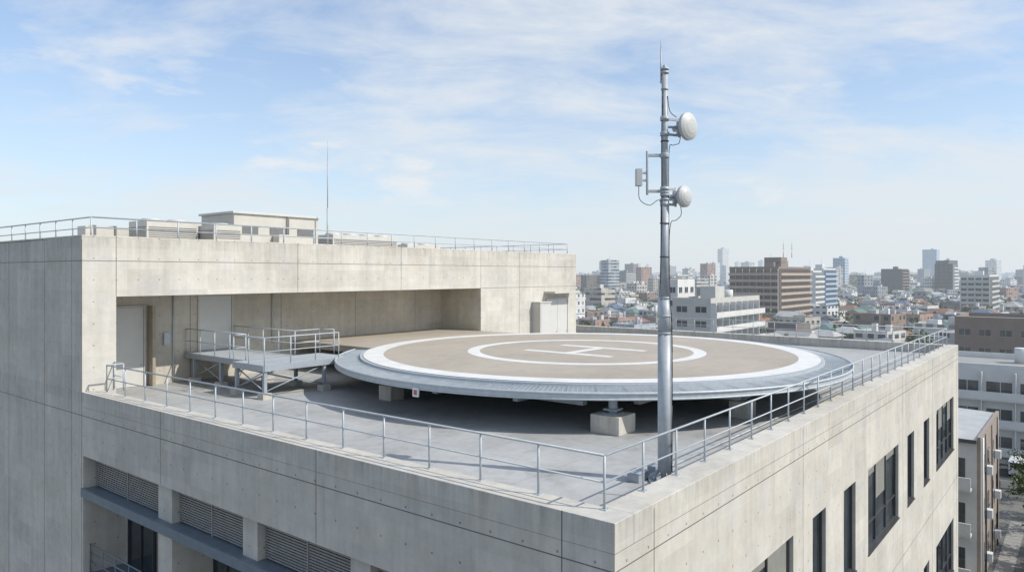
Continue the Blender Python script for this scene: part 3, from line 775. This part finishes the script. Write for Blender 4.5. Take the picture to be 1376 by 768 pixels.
for k in range(14): mb.box(95+.1,102.5,-8+k*2.7-.06,-8+k*2.7+.06,.012,.016,1)
mb.box(46,94.4,-8.5,-8.35,0,.13,2); mb.box(46,94.4,-8.35,-6.9,0,.12,2); mb.box(103,103.15,-45,45,0,.13,2); mb.box(103.15,106,-45,45,0,.12,2)
mb.obj('carriageway',['asphalt','paint','pave'],R)
e=empty('boundary_wall'); mb=MB(); mb.box(46,94,-6.7,-6.5,0,1.2,0)
mb.obj('wall',['stucco'],e)
e=empty('garden_path'); mb=MB()
for k in range(30):
    u=47+k*1.0; mb.box(u,u+.96,-1.9,-.6,-.02,.03,0)
mb.obj('slabs',['pave'],e)
M['carwhite']=m_plain('car_paint_white',(.72,.73,.74),.25,0,.03); M['carglass']=m_glass('car_glass'); M['tyre']=m_plain('tyre',(.02,.02,.02),.8)
M['cargrey']=m_plain('car_paint_grey',(.22,.24,.27),.25,.3,.03)
def van(name,u,v,rot,paint='carwhite'):
    e=bpy.data.objects.new(name,None); sc.collection.objects.link(e); x,y,_=W(u,v); e.location=(x,y,.016); e.rotation_euler=(0,0,ROT+rot)
    prof=[(-2.3,.35),(-2.35,.9),(-2.3,1.85),(-2.1,1.98),(1.1,1.98),(1.45,1.9),(1.95,1.2),(2.3,1.05),(2.38,.6),(2.3,.35)]
    mb=MB(); w=.85
    mb.face([(p[0],-w,p[1]) for p in prof],0); mb.face([(p[0],w,p[1]) for p in reversed(prof)],0)
    for k in range(len(prof)):
        p,q=prof[k],prof[(k+1)%len(prof)]; mb.face([(p[0],-w,p[1]),(p[0],w,p[1]),(q[0],w,q[1]),(q[0],-w,q[1])],0)
    mb.obj('body',[paint],e,.06)
    mb=MB()
    for s in (-1,1):
        y0=s*(w+.004)
        for a,b in ((-2.1,-1.1),(-1.0,.1)): mb.face([(a,y0,1.2),(b,y0,1.2),(b,y0,1.75),(a,y0,1.75)],0)
        mb.face([(.2,y0,1.2),(1.7,y0,1.2),(1.35,y0,1.75),(.2,y0,1.75)],0)
    mb.face([(1.93,-.74,1.27),(1.93,.74,1.27),(1.52,.74,1.84),(1.52,-.74,1.84)],0)
    mb.face([(-2.335,-.72,1.2),(-2.335,.72,1.2),(-2.315,.72,1.78),(-2.315,-.72,1.78)],0)
    for X in (-1.5,1.5):
        for s in (-1,1): mb.tube((X,s*.66,.32),(X,s*.88,.32),.32,1,20); mb.tube((X,s*.88,.32),(X,s*.89,.32),.17,2,12)
    for s in (-.6,.6): mb.box(2.28,2.36,s-.15,s+.15,.72,.88,2); mb.box(-2.37,-2.34,s-.1,s+.1,.9,1.15,3)
    mb.obj('glass_and_wheels',['carglass','tyre','white','red'],e)
van('parked_van',98.5,.2,0.0); van('parked_van',98.6,-5.2,math.pi,'cargrey'); van('parked_van',98.5,5.6,0)
def leaf_mat(name,hz):
    N=NT(name); g=N.n('ShaderNodeNewGeometry'); r=g.outputs['Random Per Island']
    no=N.noise(g.outputs['Position'],.35,3,.5)
    c=N.mix(r,(.035,.06,.018,1),(.11,.15,.04,1)); c=N.mix(N.mr(no,.5,.75,0,.7),c,(.13,.12,.045,1))
    return N.bsdf(c,.7,haze=hz)
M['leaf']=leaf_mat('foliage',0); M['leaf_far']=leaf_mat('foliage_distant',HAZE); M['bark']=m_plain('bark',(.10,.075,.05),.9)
def crown(mb,cx,cy,cz,R,Hh,clumps,per,size,rng,m=0):
    for _ in range(clumps):
        while True:
            a=Vector((rng.uniform(-1,1),rng.uniform(-1,1),rng.uniform(-1,1)))
            if .35<a.length<1: break
        c=Vector((cx+a.x*R,cy+a.y*R,cz+a.z*Hh)); cr=R*rng.uniform(.18,.36)
        for _ in range(per):
            d=Vector((rng.gauss(0,.5),rng.gauss(0,.5),rng.gauss(0,.4)))*cr; p=c+d
            n=Vector((rng.uniform(-1,1),rng.uniform(-1,1),rng.uniform(-.3,1))).normalized(); t=n.orthogonal().normalized(); b=n.cross(t)
            s=size*rng.uniform(.6,1.3); mb.face([p-t*s,p-b*s*.6,p+t*s,p+b*s*.6],m)
rng=random.Random(3)
def tree_mesh(h,R):
    mb=MB(); mb.tube((0,0,0),(.1,0,h*.4),.16,1,8,r2=.11); 
    for k in range(7):
        a=rng.uniform(0,6.28); z=h*rng.uniform(.3,.5); q=(math.cos(a)*R*.7,math.sin(a)*R*.7,h*rng.uniform(.6,.9)); mb.tube((.08,0,z),q,.07,1,6,r2=.02)
    mb.tube((.1,0,h*.4),(0,.1,h*.9),.11,1,8,r2=.03)
    crown(mb,0,0,h*.65,R,h*.34,46,42,.13,rng); return mb
for (u,v,h,R) in [(60,-4.6,5,1.9),(64,-5,4,1.7),(68.5,-4.4,5.5,2),(75,-3,6,2.3),(80,-4,5,2),(86,-2,6,2.4),(90,4,5.5,2.2),(84,8,7,2.6),(57,-15.5,6,2.3)]:
    e=bpy.data.objects.new('tree',None); sc.collection.objects.link(e); x,y,_=W(u,v); e.location=(x,y,0); e.rotation_euler=(0,0,rng.uniform(0,6))
    tree_mesh(h,R).obj('trunk_and_crown',['leaf','bark'],e)
e=empty('hedge'); mb=MB()
for k in range(30):
    u=48+k*1.5; crown(mb,u,-4.2+rng.uniform(-.3,.3),.7,1.0,.7,12,22,.10,rng)
for k in range(14): crown(mb,72+k*1.3,2+rng.uniform(-1,3),.6,1.3,.8,10,22,.12,rng)
mb.obj('leaves',['leaf'],e)
mb=MB()
random.shuffle(treespots)
near=[t for t in treespots if t[2]==0][:900]; far=[t for t in treespots if t[2]==1 and t[0]>0][:1500]
for (x,y,zn) in near+far:
    if blocked(x,y,3): continue
    h=rng.uniform(6,10.5) if zn==0 else rng.uniform(8,13); R=h*.42
    if zn==0: crown(mb,x,y,h*.6,R,h*.38,10,12,.65,rng); mb.tube((x,y,0),(x,y,h*.6),.2,1,5,caps=False)
    else: crown(mb,x,y,h*.5,R*1.5,h*.42,5,5,1.9,rng)
mb.obj('distant_trees',['leaf_far','bark'])
for k,(u,v) in enumerate(((66,-7.4),(93,-7.4),(120,-42))):
    e=empty('utility_pole'); mb=MB(); mb.tube((u,v,0),(u,v,10.5),.16,0,10,r2=.1)
    mb.box(u-.05,u+.05,v-.9,v+.9,9.6,9.7,1); mb.box(u-.05,u+.05,v-.7,v+.7,8.8,8.9,1); mb.tube((u+.3,v,7.6),(u+.3,v,8.4),.22,1,12)
    mb.obj('pole',['conc','steel'],e)
e=empty('overhead_cable'); mb=MB()
for dz,dv in ((9.75,-.8),(9.75,0),(9.75,.8),(8.9,.5)): mb.sag((66,-7.4+dv,dz),(93,-7.4+dv,dz),.5,.012)
mb.obj('wires',['rubber'],e)
# ================================================================ WORLD
a_,b_=.36,.933
sx=a_*UX+b_*UY; sy=a_*UY-b_*UX; ln=math.hypot(sx,sy); sx/=ln; sy/=ln
EL=math.radians(42)
w=bpy.data.worlds.new('World'); sc.world=w; w.use_nodes=True
class WN(NT):
    def __init__(s,w): s.t=w.node_tree; s.t.nodes.clear(); s.out=s.t.nodes.new('ShaderNodeOutputWorld')
N=WN(w)
sky=N.n('ShaderNodeTexSky'); sky.sky_type='NISHITA'; sky.sun_disc=False; sky.sun_elevation=EL; sky.sun_rotation=math.atan2(sx,sy); sky.altitude=30; sky.air_density=1.0; sky.dust_density=.8; sky.ozone_density=1.6
tc=N.n('ShaderNodeTexCoord').outputs['Generated']; x,y,z=N.sep(tc)
zz=N.m('MAXIMUM',z,0.0); k=N.m('ADD',zz,.26)
pv=N.comb(N.m('DIVIDE',x,k),N.m('DIVIDE',y,k),0.0)
rm=N.n('ShaderNodeMapping'); rm.inputs['Rotation'].default_value=(0,0,math.radians(-25)); rm.inputs['Scale'].default_value=(.8,1.5,1); N.put(rm.inputs[0],pv)
wisp=N.noise(rm.outputs[0],2.3,12,.64,.35); big=N.noise(pv,.9,5,.55,.3)
cov=N.m('ADD',N.m('MULTIPLY',big,.95),N.m('ADD',wisp,N.m('MULTIPLY',x,.10)))
cf=N.mr(cov,.84,1.14,0,.82)
pv2=N.vscale(tc,(1,1,3.6)); cu=N.noise(pv2,5.5,8,.55,.2)
band=N.m('MULTIPLY',N.mr(z,.05,.11,0,1),N.mr(z,.2,.34,1,0))
cuf=N.m('MULTIPLY',N.mr(cu,.58,.68,0,.7),band)
hz=N.m('MULTIPLY',N.m('EXPONENT',N.m('MULTIPLY',zz,-5.5)),.92)
tint=N.mix(1.0,sky.outputs[0],(1.30,1.50,1.66,1),'MULTIPLY')
tint=N.mix(.10,tint,(7.2,7.6,8.0,1))
c=N.mix(cf,tint,(7.1,7.5,7.9,1))
c=N.mix(hz,c,(6.75,7.2,7.6,1))
c=N.mix(cuf,c,(7.7,7.8,7.9,1))
bg=N.n('ShaderNodeBackground'); N.put(bg.inputs[0],c); bg.inputs[1].default_value=.112
N.t.links.new(bg.outputs[0],N.out.inputs[0])
sd=bpy.data.lights.new('sun','SUN'); sd.energy=4.1; sd.angle=math.radians(.5); sd.color=(1,.945,.86)
so=bpy.data.objects.new('sun',sd); sc.collection.objects.link(so)
d=Vector((sx*math.cos(EL),sy*math.cos(EL),math.sin(EL))); so.rotation_euler=d.to_track_quat('Z','Y').to_euler(); so.location=(60,-40,90)
# ================================================================ CAMERA
cd=bpy.data.cameras.new('camera'); co=bpy.data.objects.new('camera',cd); sc.collection.objects.link(co); sc.camera=co
co.location=(0,0,ZC); co.rotation_euler=(math.radians(90),0,0); cd.sensor_width=36; cd.lens=36*977/1376; cd.shift_y=-16/1376; cd.clip_end=20000; cd.clip_start=.1
sc.view_settings.view_transform='Standard'; sc.view_settings.look='None'; sc.view_settings.exposure=0
